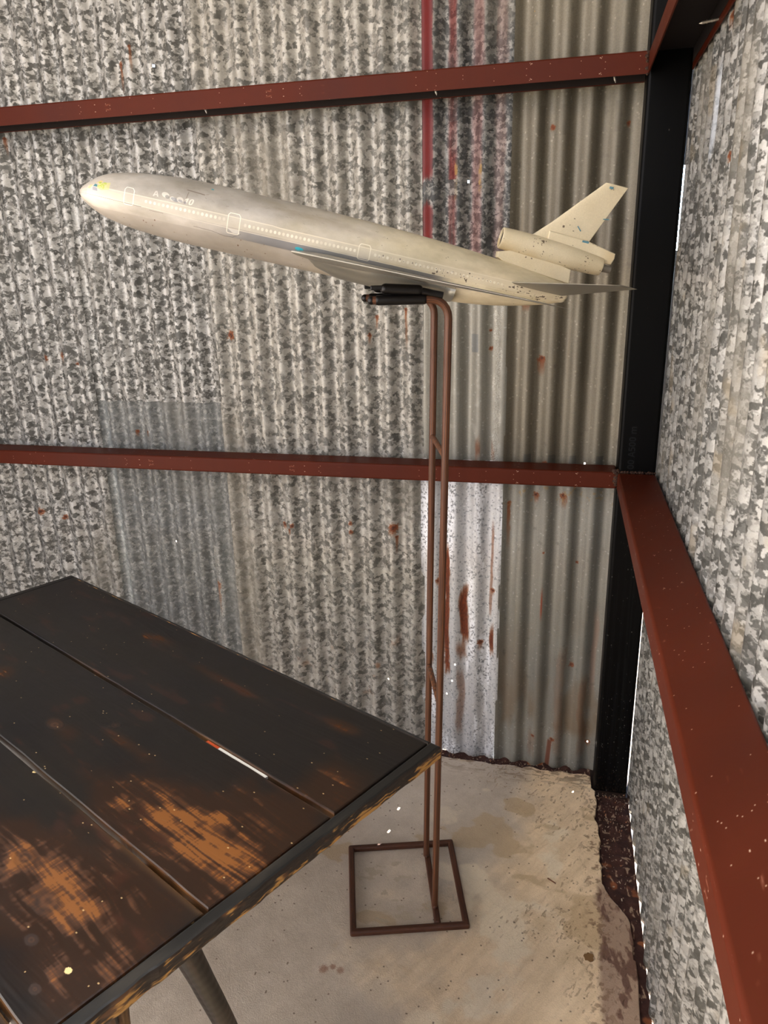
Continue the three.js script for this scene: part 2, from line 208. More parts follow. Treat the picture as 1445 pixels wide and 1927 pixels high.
{
  const floor = struct('floor'), r = rng(4), S = new THREE.Shape(), pts = [];
  const wob = (n, s) => (fbm(n * 30, 3, s, 3) - 0.5);
  for (let x = -2.7; x < -0.02; x += x < -.75 ? 0.3 : 0.012) pts.push([x, -0.062 + (x > -.75 ? wob(x, 7) * 0.022 : 0)]);
  pts.push([-0.008, -0.058], [-0.006, 0.0]);
  for (let z = 0.012; z < 0.40; z += 0.01) pts.push([0.003 + z * 0.03 + wob(z, 9) * 0.022, z]);
  for (let z = 0.40; z < 0.62; z += 0.012) pts.push([mix(0.014, 0.076, sst(0.385, 0.52, z)) + wob(z, 11) * 0.012, z]);
  for (let z = 0.62; z < 1.4; z += 0.05) pts.push([0.08 + wob(z, 12) * 0.01, z]);
  pts.push([0.085, 3.45], [-2.7, 3.45]);
  pts.forEach(([x, z], i) => i ? S.lineTo(x, z) : S.moveTo(x, z));
  const g = new THREE.ExtrudeGeometry(S, { depth: 0.1, bevelEnabled: true, bevelSize: 0.002, bevelThickness: 0.002, bevelSegments: 1, bevelOffset: -0.002 }); g.rotateX(Math.PI / 2); g.translate(0, -0.002, 0);
  const P = g.attributes.position, U = g.attributes.uv; for (let i = 0; i < P.count; i++) U.setXY(i, (P.getX(i) + 1.7) / 1.9, (P.getZ(i) + 0.15) / 1.8);
  part('concrete_slab', g, mapped(floorMaps, { bumpMap: floorMaps.orm, bumpScale: 0.005 }), floor);
  const soilM = maps(1, 1, 0.0015, (x, y) => { const f = fbm(x * 60, y * 60, 131, 4), l = fbm(x * 130 + fbm(x * 20, y * 20, 4, 2) * 6, y * 50, 132, 3), o = sst(.62, .66, fbm(x * 16, y * 16, 133, 3)); let c = mix3([44, 20, 16], [82, 50, 40], f); c = mix3(c, [170, 146, 122], sst(.58, .64, l) * .85); c = mix3(c, [150, 88, 50], o * .8); return [c[0], c[1], c[2], 0.95, 0, f]; });
  soilM.color.wrapS = soilM.color.wrapT = THREE.RepeatWrapping;
  const sg = new THREE.PlaneGeometry(1.0, 1.4, 130, 180); sg.rotateX(-Math.PI / 2); const q = sg.attributes.position, u = sg.attributes.uv;
  for (let i = 0; i < q.count; i++) { const x = q.getX(i) - 0.396, z = q.getZ(i) + 0.585; q.setXYZ(i, x, -0.022 + fbm(x * 50, z * 50, 140, 3) * 0.022, z); u.setXY(i, x, z); }
  sg.computeVertexNormals(); const soil = part('soil', sg, mapped(soilM, { bumpMap: soilM.orm, bumpScale: 0.006 }), scene); soil.name = 'soil'; soil.userData.kind = 'structure';
  const out = new THREE.CircleGeometry(70, 48); out.rotateX(-Math.PI / 2); const og = part('ground', out, std(new THREE.Color(0.49, 0.39, 0.28), 0.95), scene); og.name = 'ground'; og.userData.kind = 'structure'; og.position.y = -0.11;
}

// ───────── steel frame: black corner post and red-oxide girts
const redM = maps(1, 0.5, 0.0016, (x, y) => { const f = fbm(x * 7, y * 9, 151, 4), g = fbm(x * 34, y * 90, 152, 3), h = hash(Math.round(x * 600), Math.round(y * 600), 7); let c = [78 + (f - .5) * 18, 29 + (f - .5) * 11, 12 + (f - .5) * 9]; const s = sst(.67, .74, g) * sst(.5, .62, fbm(x * 5, y * 5, 153, 3)); c = mix3(c, [162, 112, 96], s * .55); if (h > .9985) c = [200, 176, 158]; return [c[0], c[1], c[2], .55 + (f - .5) * .2 + s * .2, 0]; });
const redPaint = new THREE.MeshPhysicalMaterial({ map: redM.color, roughnessMap: redM.orm, roughness: 1, metalness: 0, specularIntensity: 0.3 });
const boxUV = (g) => { const P = g.attributes.position, N = g.attributes.normal, U = g.attributes.uv; for (let i = 0; i < P.count; i++) { const ax = Math.abs(N.getX(i)), ay = Math.abs(N.getY(i)), az = Math.abs(N.getZ(i)), x = P.getX(i), y = P.getY(i), z = P.getZ(i); const a = ay > ax && ay > az ? [x + z * (g.userData.alongZ ? 1 : 0), x * (g.userData.alongZ ? 1 : 0) + (g.userData.alongZ ? 0 : z)] : ax > az ? [z, y] : [x, y]; U.setXY(i, a[0], a[1] * 2); } return g; };
const tube = (w, h, d, r = 0.006) => boxUV(new RoundedBoxGeometry(w, h, d, 3, r));
const weldM = (() => { const m = maps(.1, .1, .001, (x, y) => { const f = fbm(x * 160, y * 160, 161, 3); const c = mix3([52, 28, 16], [168, 120, 66], sst(.45, .75, f)); return [...c, .7, .2, f]; }); return mapped(m, { bumpMap: m.orm, bumpScale: .002 }); })();
function bead(pts, r, seed) { const R = rng(seed), gs = []; for (const p of pts) { const g = new THREE.IcosahedronGeometry(r * (0.7 + R() * 0.6), 2); g.scale(1 + R() * .5, .8 + R() * .5, 1); g.translate(p[0] + (R() - .5) * r, p[1] + (R() - .5) * r * .6, p[2] + (R() - .5) * r * .4); gs.push(g); } return mergeGeometries(gs); }
const screwM = std(0xc9c4b8, 0.35, 0.8);
function screw(parent, x, y, z, len, tilt = 0) { const g = mergeGeometries([new THREE.CylinderGeometry(0.0026, 0.0026, len, 8).translate(0, -len / 2, 0), new THREE.ConeGeometry(0.0026, 0.006, 8).rotateX(Math.PI).translate(0, -len - 0.003, 0), new THREE.TorusGeometry(0.0029, 0.0007, 4, 8).rotateX(Math.PI / 2).translate(0, -len * 0.4, 0), new THREE.TorusGeometry(0.0029, 0.0007, 4, 8).rotateX(Math.PI / 2).translate(0, -len * 0.7, 0)]); const m = part('screw', g, screwM, parent, 'bright screw tip'); m.position.set(x, y, z); m.rotation.z = tilt; return m; }
const GW = 2.38;
const inside = std(0x160a07, 0.8);  // near-black colour that stands in for the shade inside the channels
// a channel open at the bottom: profile (across w, height h) swept along its length
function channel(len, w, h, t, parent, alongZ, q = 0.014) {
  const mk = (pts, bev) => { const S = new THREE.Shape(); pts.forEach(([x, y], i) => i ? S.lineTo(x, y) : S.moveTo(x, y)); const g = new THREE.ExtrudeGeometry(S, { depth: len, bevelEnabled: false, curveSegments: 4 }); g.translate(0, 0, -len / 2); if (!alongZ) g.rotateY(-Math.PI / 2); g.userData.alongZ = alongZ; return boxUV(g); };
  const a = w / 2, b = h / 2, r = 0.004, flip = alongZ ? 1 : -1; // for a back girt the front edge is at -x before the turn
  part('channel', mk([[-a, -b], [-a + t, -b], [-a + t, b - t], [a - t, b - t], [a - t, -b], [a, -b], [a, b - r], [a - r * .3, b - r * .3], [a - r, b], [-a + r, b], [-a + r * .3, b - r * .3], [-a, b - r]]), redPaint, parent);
  part('channel_shade', mk([[-a + t + .0004, -b + q], [-a + t + .001, -b + q], [-a + t + .001, b - t - .001], [a - t - .001, b - t - .001], [a - t - .001, -b + q], [a - t - .0004, -b + q], [a - t - .0004, b - t - .0004], [-a + t + .0004, b - t - .0004]]), inside, parent, 'near black liner painted as the shade inside the channel');
}
const upB = thing('steel_girt', 'dark red steel channel running across the back wall above the model airplane', 'beam', [-GW / 2, 2.0535 - 0.0245, -0.0445]);
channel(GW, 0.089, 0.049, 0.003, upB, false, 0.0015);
for (const [x, z] of [[-1.143, -.011], [-.509, .019], [-.075, -.033]]) screw(upB, x + GW / 2, -0.016, clamp(z, -.03, -.012) + 0.0445, 0.012, 0.25);
const loB = thing('steel_girt', 'dark red steel tube running across the back wall at waist height behind the stand', 'beam', [-GW / 2, 1.0345 - 0.0235, -0.0445]);
part('tube', tube(GW, 0.047, 0.089), redPaint, loB);
const upR = thing('steel_girt', 'dark red steel beam along the right wall at the top of the frame', 'beam', [0.05, 2.0535 - 0.0245, 1.7]);
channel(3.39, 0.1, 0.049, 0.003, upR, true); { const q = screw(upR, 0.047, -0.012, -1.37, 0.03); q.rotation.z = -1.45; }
const loR = thing('steel_girt', 'wide dark red steel beam at waist height along the right wall toward the viewer', 'beam', [0.05, 1.0345 - 0.0235, 1.7]);
{ const g = new RoundedBoxGeometry(0.1, 0.047, 3.39, 3, 0.006); g.userData.alongZ = true; part('tube', boxUV(g), redPaint, loR); }
const post = thing('corner_post', 'black steel box post standing in the corner between the two sheet walls', 'post', [0.05, -0.03, -0.0445]);
{ const cv = document.createElement('canvas'); cv.width = 256; cv.height = 2048; const c = cv.getContext('2d'); const r = rng(9);
  c.fillStyle = '#131211'; c.fillRect(0, 0, 256, 2048);
  // canvas: 2.98 m high, 0.1 m wide; y down from top
  const Y = (y) => (2.95 - y) / 2.98 * 2048; for (let i = 0; i < 240; i++) { const y = r() < 0.75 ? 1 - Math.pow(r(), .6) * 0 - r() * 1 : r() * 2.9; c.fillStyle = `rgba(190,186,176,${0.25 + r() * 0.5})`; const s = 0.8 + r() * 2.2; c.fillRect(r() * 256, Y(y * (r() < .6 ? .35 : 1)), s * 2.6, s); }
  for (let i = 0; i < 26; i++) { c.strokeStyle = `rgba(86,88,92,${.06 + r() * .12})`; c.lineWidth = 4 + r() * 16; const x = r() * 256, y = Y(.3 + r() * .65); c.beginPath(); c.moveTo(x, y); c.bezierCurveTo(x + 6, y + 80, x - 8, y + 160, x + r() * 10, y + 200 + r() * 240); c.stroke(); }
  c.fillStyle = 'rgba(96,74,56,.5)'; for (let i = 0; i < 160; i++) c.fillRect(r() * 256, Y(r() * r() * .09), 2 + r() * 8, 1 + r() * 3);
  c.save(); c.translate(105, Y(1.045)); c.scale(2.56 / (2048 / 2980), 1); c.rotate(-Math.PI / 2); c.scale(1, 1); c.font = 'bold 17px sans-serif'; c.fillStyle = 'rgba(66,68,70,.8)'; c.fillText('00 A500 m', 0, 0); c.restore();
  const t = new THREE.CanvasTexture(cv); t.colorSpace = THREE.SRGBColorSpace; t.magFilter = THREE.LinearFilter;
  const g = new RoundedBoxGeometry(0.1, 2.98, 0.089, 4, 0.009); g.translate(0, 1.49, 0); const P = g.attributes.position, U = g.attributes.uv, N = g.attributes.normal; for (let i = 0; i < P.count; i++) U.setXY(i, (Math.abs(N.getX(i)) > .8 ? P.getZ(i) : P.getX(i)) / 0.1 + 0.5, P.getY(i) / 2.98);
  part('post_tube', g, new THREE.MeshPhysicalMaterial({ color: 0x909090, roughness: 0.42, specularIntensity: 0.2, map: t }), post);
  const plate = part('base_plate', new RoundedBoxGeometry(0.118, 0.012, 0.12, 2, 0.002), std(0x2a1a12, 0.8, 0.3), post); plate.position.set(0, 0.018, 0.004);
  const pts = []; for (let i = 0; i < 26; i++) pts.push([mix(-0.046, 0.046, i / 25), 1.0665, 0.046]); part('weld_bead', bead(pts, 0.003, 3), weldM, post, 'rusty weld');
  part('weld_bead', bead([[-.053, 1.066, .043], [-.052, 1.06, .044], [-.054, 1.05, .042], [-.053, 1.04, .043], [-.05, 1.07, .045], [-.056, 1.068, .044], [-.053, 1.03, .044]], 0.0055, 4), weldM, post, 'lumpy weld');
  part('weld_bead', bead([[-.052, 2.08, .042], [-.053, 2.07, .043], [-.052, 2.06, .044], [-.05, 2.045, .044], [-.053, 2.035, .043]], 0.004, 5), weldM, post, 'lumpy weld');
  // dark steel angle behind the post that closes most of the corner slit
  for (const [a, b, w, dx] of [[0.62, 1.40, .03, -.001], [1.40, 1.61, .025, .0025], [1.81, 2.02, .025, .0022], [2.02, 2.9, .0235, -.001]]) part('corner_slit_blocker', new THREE.BoxGeometry(w, b - a, 0.004), std(0x0b0a0a, 0.6), post).position.set(0.05 + w / 2 + dx, (a + b) / 2 + 0.03, -0.02);
  for (const [x0, x1, z] of [[.0545, .085, -.02], [.061, .11, -.06]]) part('corner_slit_blocker', new THREE.BoxGeometry(x1 - x0, 0.66, 0.003), std(0x0b0a0a, 0.6), post).position.set((x0 + x1) / 2, 0.30, z + .0445);  // added plates, staggered to keep sun through the slit off the floor
}

// ───────── plank table
const D = new THREE.Vector3(-0.337, 0.76, 0.943), E1 = new THREE.Vector3(-0.8928, 0, -0.45046), E2 = new THREE.Vector3(-0.4623, 0, 0.8867);
const TL = 1.32, TB = 0.965, TH = 0.028;
const blobs = [[.06, .39, .1, .07, .9], [.21, .42, .11, .06, 1.0], [.14, .40, .12, .05, .7], [.25, .61, .13, .05, 1.1], [.34, .60, .07, .035, .9], [.07, .2, .06, .055, .75], [.05, .64, .06, .05, .6], [.16, .57, .12, .08, .6], [.32, .44, .07, .03, .6], [.1, .3, .08, .04, .5], [.18, .065, .035, .014, 1.1], [.78, .08, .03, .012, .8], [.9, .375, .03, .02, 1.0], [.75, .08, .05, .02, .5], [.5, .1, .12, .012, .7], [.57, .4, .03, .02, .6], [.4, .68, .12, .03, .4], [.62, .4, .02, .012, .8], [.45, .35, .06, .012, .6]];
const knots = [[.204, .616, .016], [.31, .6, .012], [.612, .403, .012], [.16, .66, .006], [.52, .33, .007], [.087, .69, .005], [.2, .3, .004], [.05, .44, .005]];
const woodM = maps(TL, TB, 0.00105, (a, b) => {
  const wob = (fbm(a * 3, b * 10, 201, 3) - .5) * .05, gx = fbm(a * 9, (b + wob) * 210, 202, 4), gy = fbm(a * 160, b * 24, 203, 3), f = fbm(a * 6, b * 12, 204, 4), h = hash(Math.round(a * 950), Math.round(b * 950), 3);
  const cross = fbm(a * 330, b * 30, 213, 2), patch = fbm(a * 26, b * 34, 214, 4); let wear = 0; for (const [x, y, rx, ry, k] of blobs) { const d = ((a - x) / rx) ** 2 + ((b - y) / ry) ** 2; if (d < 6) wear += k * Math.exp(-d * .9); }
  const near = sst(.75, .05, a) * sst(.1, .35, b); wear = wear * .8 + near * .12;
  const m = clamp((wear - .1) * 1.25 + ((gx - .5) * 2.0 + (patch - .5) * 2.1 + (cross - .5) * .8 + (f - .5) * .6) * sst(.02, .35, wear) - .4 * sst(.0, .2, wear) - .05);
  let c = [25 + (f - .5) * 12 + (gx - .5) * 8, 21 + (f - .5) * 9 + (gx - .5) * 6, 19 + (gx - .5) * 5]; c = mix3(c, [48, 28, 15], clamp(sst(.02, .5, wear + (patch - .5) * .4) * .8 + sst(.02, .2, m) * .2)); c = mix3(c, [88, 50, 18], sst(.1, .8, m) * .85); c = mix3(c, [150, 92, 34], sst(.66, 1.1, m) * .7);
  let rough = mix(.36, .6, sst(.1, .6, m)) + (f - .5) * .16;
  const redw = sst(.58, .7, fbm(a * 12, b * 40, 208, 3)); c = mix3(c, [86, 44, 30], redw * .3 * (1 - sst(.1, .5, m)));
  for (const [x, y, r] of knots) { const d = Math.hypot((a - x) / 1.5, b - y) / r; if (d < 1.3) { c = mix3(c, mix3([44, 28, 20], [96, 62, 40], .5 + .5 * Math.sin(d * 9 + (f - .5) * 14)), (1 - sst(.3, 1.3, d + (gx - .5) * 1.4)) * .5); rough = .5; } }
  for (const sb of [.25, .4895, .7255]) { const t = Math.abs(b - sb); const e = (1 - sst(.0035, .0065, t + (gx - .5) * .004)) * (.3 + .7 * sst(.4, .7, fbm(a * 9, sb * 50, 209, 3))) * sst(1.1, .5, a); c = mix3(c, [140, 92, 46], e * .75); if (b > sb) c = mix3(c, [104, 76, 46], (1 - sst(.004, .016, t)) * .5 * sst(.55, .1, a) * (sb > .3 ? 1 : .2)); }
  const sc = vn(a * 14 + b * 40, b * 900 - a * 200, 210); if (sc > .955 && fbm(a * 6, b * 6, 211, 2) > .52) c = mix3(c, [112, 96, 78], .35);
  if (hash(Math.floor(a * 330), Math.floor(b * 500), 212) > .9988) c = mix3(c, [206, 176, 124], .8);
  if (Math.hypot((a - .08) / 1.4, b - .652) < .0042 || Math.hypot(a - .5, (b - .495) * 1.3) < .0045) c = [226, 200, 140];
  return [c[0], c[1], c[2], rough, 0, clamp(.5 + (gx - .5) * .35 + (f - .5) * .4 + (patch - .5) * .3)];
});
const woodMat = new THREE.MeshPhysicalMaterial({ map: woodM.color, roughnessMap: woodM.orm, roughness: 1, metalness: 0, specularIntensity: 0.7, bumpMap: woodM.orm, bumpScale: 0.0009 });
const edgeM = maps(1.4, .1, .001, (x, y) => { const f = fbm(x * 22, y * 60, 221, 4), g = fbm(x * 60, y * 260, 222, 3); let c = [36 + f * 14, 26 + f * 10, 20 + f * 6]; c = mix3(c, [98, 64, 38], sst(.5, .65, f)); c = mix3(c, [196, 146, 76], sst(.52, .66, g * .6 + f * .4 + .04 + (Math.abs((y * 10) % 1 - .5) > .36 ? .06 : -.02))); return [c[0], c[1], c[2], .6, 0, f]; });
const topStripM = (() => { const m = maps(1.4, .1, .0012, (x, y) => { const f = fbm(x * 12, y * 60, 231, 4); const c = mix3([25, 24, 22], [44, 40, 34], sst(.45, .75, f)); return [...c, .42 + (f - .5) * .2, 0, f]; }); return mapped(m, { bumpMap: m.orm, bumpScale: .0008 }); })();
const edgeMat = mapped(edgeM, { bumpMap: edgeM.orm, bumpScale: 0.003 });
const TP = (a, b) => [D.x + E1.x * a + E2.x * b, D.z + E1.z * a + E2.z * b];
const tableAngle = 0;
const tbl = thing('plank_table', 'dark varnished plank table with worn amber patches and dark legs in the foreground', 'table', [-1.12, 0, 1.05]);
// an extruded polygon given in table coordinates; top at y, thickness h; wobble roughens the outer edges
function slabPoly(poly, y, h, bev = 0.0025) {
  const S = new THREE.Shape(); poly.forEach(([a, b], i) => { const [x, z] = TP(a, b); i ? S.lineTo(x - tbl.position.x, z - tbl.position.z) : S.moveTo(x - tbl.position.x, z - tbl.position.z); });
  const g = new THREE.ExtrudeGeometry(S, { depth: h - bev * 2, bevelEnabled: true, bevelSize: bev, bevelOffset: -bev, bevelThickness: bev, bevelSegments: 2 }); g.rotateX(Math.PI / 2); g.translate(0, y - bev, 0);
  const P = g.attributes.position, U = g.attributes.uv, N = g.attributes.normal; // uv from table coordinates in metres
  const det = E1.x * E2.z - E1.z * E2.x; for (let i = 0; i < P.count; i++) { const px = P.getX(i) + tbl.position.x - D.x, pz = P.getZ(i) + tbl.position.z - D.z, a = (px * E2.z - pz * E2.x) / det, b = (E1.x * pz - E1.z * px) / det; U.setXY(i, a, b); N.getY(i); }
  return g;
}
const uvScale = (g, fn) => { const P = g.attributes.position, U = g.attributes.uv, N = g.attributes.normal; for (let i = 0; i < U.count; i++) { const r = fn(U.getX(i), U.getY(i), P.getY(i), N.getY(i)); U.setXY(i, r[0], r[1]); } return g; };
{ const seams = [0.0075, 0.25, 0.4895, 0.7255, 0.957], gap = [0, .0036, .0036, .003, 0];
  for (let k = 0; k < 4; k++) { const b0 = seams[k] + (k ? gap[k] : 0), b1 = seams[k + 1] - (k < 3 ? gap[k + 1] : 0), n = 26, poly = []; for (let i = 0; i <= n; i++) { const a = mix(.024, TL - .024, i / n); poly.push([a, b0 + (k ? (fbm(a * 14, k, 301, 3) - .5) * .0035 : 0)]); } for (let i = n; i >= 0; i--) { const a = mix(.024, TL - .024, i / n); poly.push([a, b1 + (k < 3 ? (fbm(a * 14, k + 9, 302, 3) - .5) * .0035 : 0)]); } part('plank', uvScale(slabPoly(poly, 0.7605 - [0, .001, .0004, .001][k], TH - .004, .003), (a, b) => [a / TL, b / TB]), woodMat, tbl); }
  const rough = (a0, a1, b0, b1, along) => { const n = 90, R = []; if (along === 'b') { for (let i = 0; i <= n; i++) { const b = mix(b0, b1, i / n); R.push([a0 + (fbm(b * 40, 1, 311, 3) - .5) * .005, b]); } R.push([a1, b1], [a1, b0]); } else { R.push([a0, b1], [a0, b0]); for (let i = 0; i <= n; i++) R.push([mix(a0, a1, i / n), b0 + (i && i < n ? (fbm(i * .9, 2, 313, 3) - .5) * .003 : 0)]); R.push([a1, b1]); } return R; };
  const two = (poly) => { const g = slabPoly(poly, 0.760, TH, .004); return g; };
  const strip = (poly, label, vertical) => { const g = two(poly), idx = g.index; // top face gets the varnish, sides the worn edge
    uvScale(g, (a, b, y, ny) => ny > .7 ? [vertical ? b / 1.4 : a / 1.4, (vertical ? a : b) * 10] : [(a + b) / 1.4, (y - .73) * 12]);
    const N = g.attributes.normal, P = g.attributes.position, top = [], side = []; for (let i = 0; i < P.count; i += 3) { const up = N.getY(i) + N.getY(i + 1) + N.getY(i + 2) > 2.4; (up ? top : side).push(i, i + 1, i + 2); }
    g.setIndex([...top, ...side]); g.clearGroups(); g.addGroup(0, top.length, 0); g.addGroup(top.length, side.length, 1); part('edge_strip', g, [topStripM, edgeMat], tbl, label); };
  strip(rough(0.001, .0225, -.001, TB, 'b'), 'chipped black end strip', true); strip(rough(.0225, TL - .0225, -.001, .0065, 'a'), undefined, false); strip([[TL - .0225, 0], [TL - .0225, TB], [TL, TB], [TL, 0]], undefined, true); strip([[.0225, TB - .007], [.0225, TB], [TL - .0225, TB], [TL - .0225, TB - .007]], undefined, false);
  for (const [a0, a1, c] of [[.18, .31, 0xd9d6cc], [.31, .345, 0xb4461a]]) part('gap_filler', slabPoly([[a0, .2465], [a1, .2465], [a1, .2535], [a0, .2535]], .7568, .006, .001), std(c, .6), tbl, c === 0xd9d6cc ? 'white filler in the plank gap' : 'orange filler in the plank gap');
  const under = std(0x2a1c12, .8); for (const a of [.12, 1.18]) part('cleat', slabPoly([[a, .08], [a + .07, .08], [a + .07, TB - .08], [a, TB - .08]], .7325, .03, .002), under, tbl);
  // horn-shaped dark leg, log legs
  const hornM = maps(.3, .8, .0016, (x, y) => { const f = fbm(x * 30, y * 14, 241, 4), ring = Math.sin(y * 420 + fbm(x * 12, y * 12, 242, 3) * 9); const c = mix3([20, 14, 11], [60, 40, 31], sst(.4, .8, f) * .8); return [c[0] + ring * 2, c[1] + ring * 2, c[2] + ring * 2, .38 + (f - .5) * .2, 0, .5 + ring * .05 + (f - .5) * .4]; });
  const horn = mapped(hornM, { bumpMap: hornM.orm, bumpScale: .002 });
  const sweep = (pts, radii, seg = 60, rad = 20, lump = 0, seed = 1) => { const cv = new THREE.CatmullRomCurve3(pts.map((p) => new THREE.Vector3(p[0] - tbl.position.x, p[1], p[2] - tbl.position.z))), g = new THREE.TubeGeometry(cv, seg, 1, rad, false), P = g.attributes.position, U = g.attributes.uv; for (let i = 0; i <= seg; i++) { const t = i / seg, c = cv.getPointAt(t), q = t * (radii.length - 1), k = Math.min(radii.length - 2, Math.floor(q)), r = mix(radii[k], radii[k + 1], q - k); for (let j = 0; j <= rad; j++) { const n = i * (rad + 1) + j, a = (j % rad) / rad * 6.283; const rr = r * (1 + lump * (fbm(t * 9 + 5, Math.cos(a) * 1.3 + 4, seed, 3) - .5 + .6 * (fbm(Math.sin(a) * 2 + 7, t * 5, seed + 3, 2) - .5))); P.setXYZ(n, c.x + (P.getX(n) - c.x) * rr, c.y + (P.getY(n) - c.y) * rr, c.z + (P.getZ(n) - c.z) * rr); U.setXY(n, j / rad, t); } } const idx = g.index.array.slice(); const gi = []; for (let k = 0; k < idx.length; k++) gi.push(idx[k]); const bottom = seg * (rad + 1); for (let j = 1; j < rad - 1; j++) gi.push(bottom, bottom + j, bottom + j + 1); g.setIndex(gi); g.computeVertexNormals(); return g; };
  part('leg', sweep([[-.635, .731, 1.365], [-.628, .68, 1.36], [-.615, .6, 1.345], [-.60, .5, 1.325], [-.592, .35, 1.29], [-.60, .15, 1.25], [-.60, .0, 1.22]], [.021, .0175, .0155, .0145, .014, .0145, .018], 70, 22, .12, 3), horn, tbl, 'tapering dark horn-like leg');
  part('leg', sweep([[-1.42, .731, .62], [-1.42, .5, .66], [-1.40, .25, .68], [-1.40, 0, .66]], [.022, .016, .0145, .018], 50, 18, .12, 5), horn, tbl, 'tapering dark horn-like leg');
  const barkM = maps(.3, .8, .0016, (x, y) => { const f = fbm(x * 24, y * 9, 251, 4), g = fbm(x * 60, y * 30, 252, 3); let c = mix3([70, 46, 30], [150, 118, 84], sst(.35, .7, f)); c = mix3(c, [34, 22, 16], sst(.6, .72, g)); c = mix3(c, [206, 168, 92], sst(.68, .8, fbm(x * 50, y * 50, 253, 3)) * .8); return [c[0], c[1], c[2], .62, 0, f * .6 + g * .4]; });
  const bark = mapped(barkM, { bumpMap: barkM.orm, bumpScale: .008 });
  const lg = part('leg', sweep([[-.742, .731, 1.392], [-.737, .55, 1.396], [-.735, .3, 1.392], [-.74, 0, 1.40]], [.026, .0245, .025, .029], 60, 22, .3, 7), bark, tbl, 'knotty log leg');
  { const k = new THREE.SphereGeometry(.016, 20, 14); k.scale(1, 1.7, .6); const P = k.attributes.position; for (let i = 0; i < P.count; i++) { const s = 1 + (fbm(P.getX(i) * 120 + 3, P.getY(i) * 120, 5, 3) - .5) * .3; P.setXYZ(i, P.getX(i) * s, P.getY(i) * s, P.getZ(i) * s); } k.computeVertexNormals(); part('knot', k, horn, lg, 'protruding dark knot').position.set(-.722 - tbl.position.x, .645, 1.421 - tbl.position.z); }
  part('leg', sweep([[-.83, .731, 1.33], [-.84, .5, 1.345], [-.83, .25, 1.34], [-.83, 0, 1.35]], [.024, .022, .023, .026], 50, 18, .25, 9), bark, tbl, 'second log leg');
  part('leg', sweep([[-1.58, .731, .93], [-1.58, .4, .94], [-1.58, 0, .93]], [.03, .028, .032], 40, 18, .25, 11), bark, tbl, 'log leg');
}

// ───────── welded rod stand
const rustM = maps(.2, 1.6, .0018, (x, y) => { const f = fbm(x * 40, y * 22, 261, 4), g = fbm(x * 160, y * 90, 262, 3), h = hash(Math.round(x * 500), Math.round(y * 500), 4); let c = mix3([78, 46, 28], [132, 82, 48], sst(.35, .72, f)); c = mix3(c, [46, 30, 24], sst(.56, .7, g) * .7); return [c[0] + (h - .5) * 14, c[1] + (h - .5) * 10, c[2] + (h - .5) * 8, .5 + (f - .5) * .3, .12, f * .5 + g * .5]; });
const rustMat = mapped(rustM, { bumpMap: rustM.orm, bumpScale: .0006 });
const baseM = mapped(rustM, { bumpMap: rustM.orm, bumpScale: .0006, color: 0xd8c8bc });
const blackRod = std(0x141110, .38, .35);
const st = thing('rod_stand', 'tall rusty double rod display stand with square floor frame', 'stand', [-0.502, 0, 0.5165]);
const U3 = new THREE.Vector3(-0.957, 0, 0.29).normalize(), N3 = new THREE.Vector3(0.29, 0, 0.957).normalize();
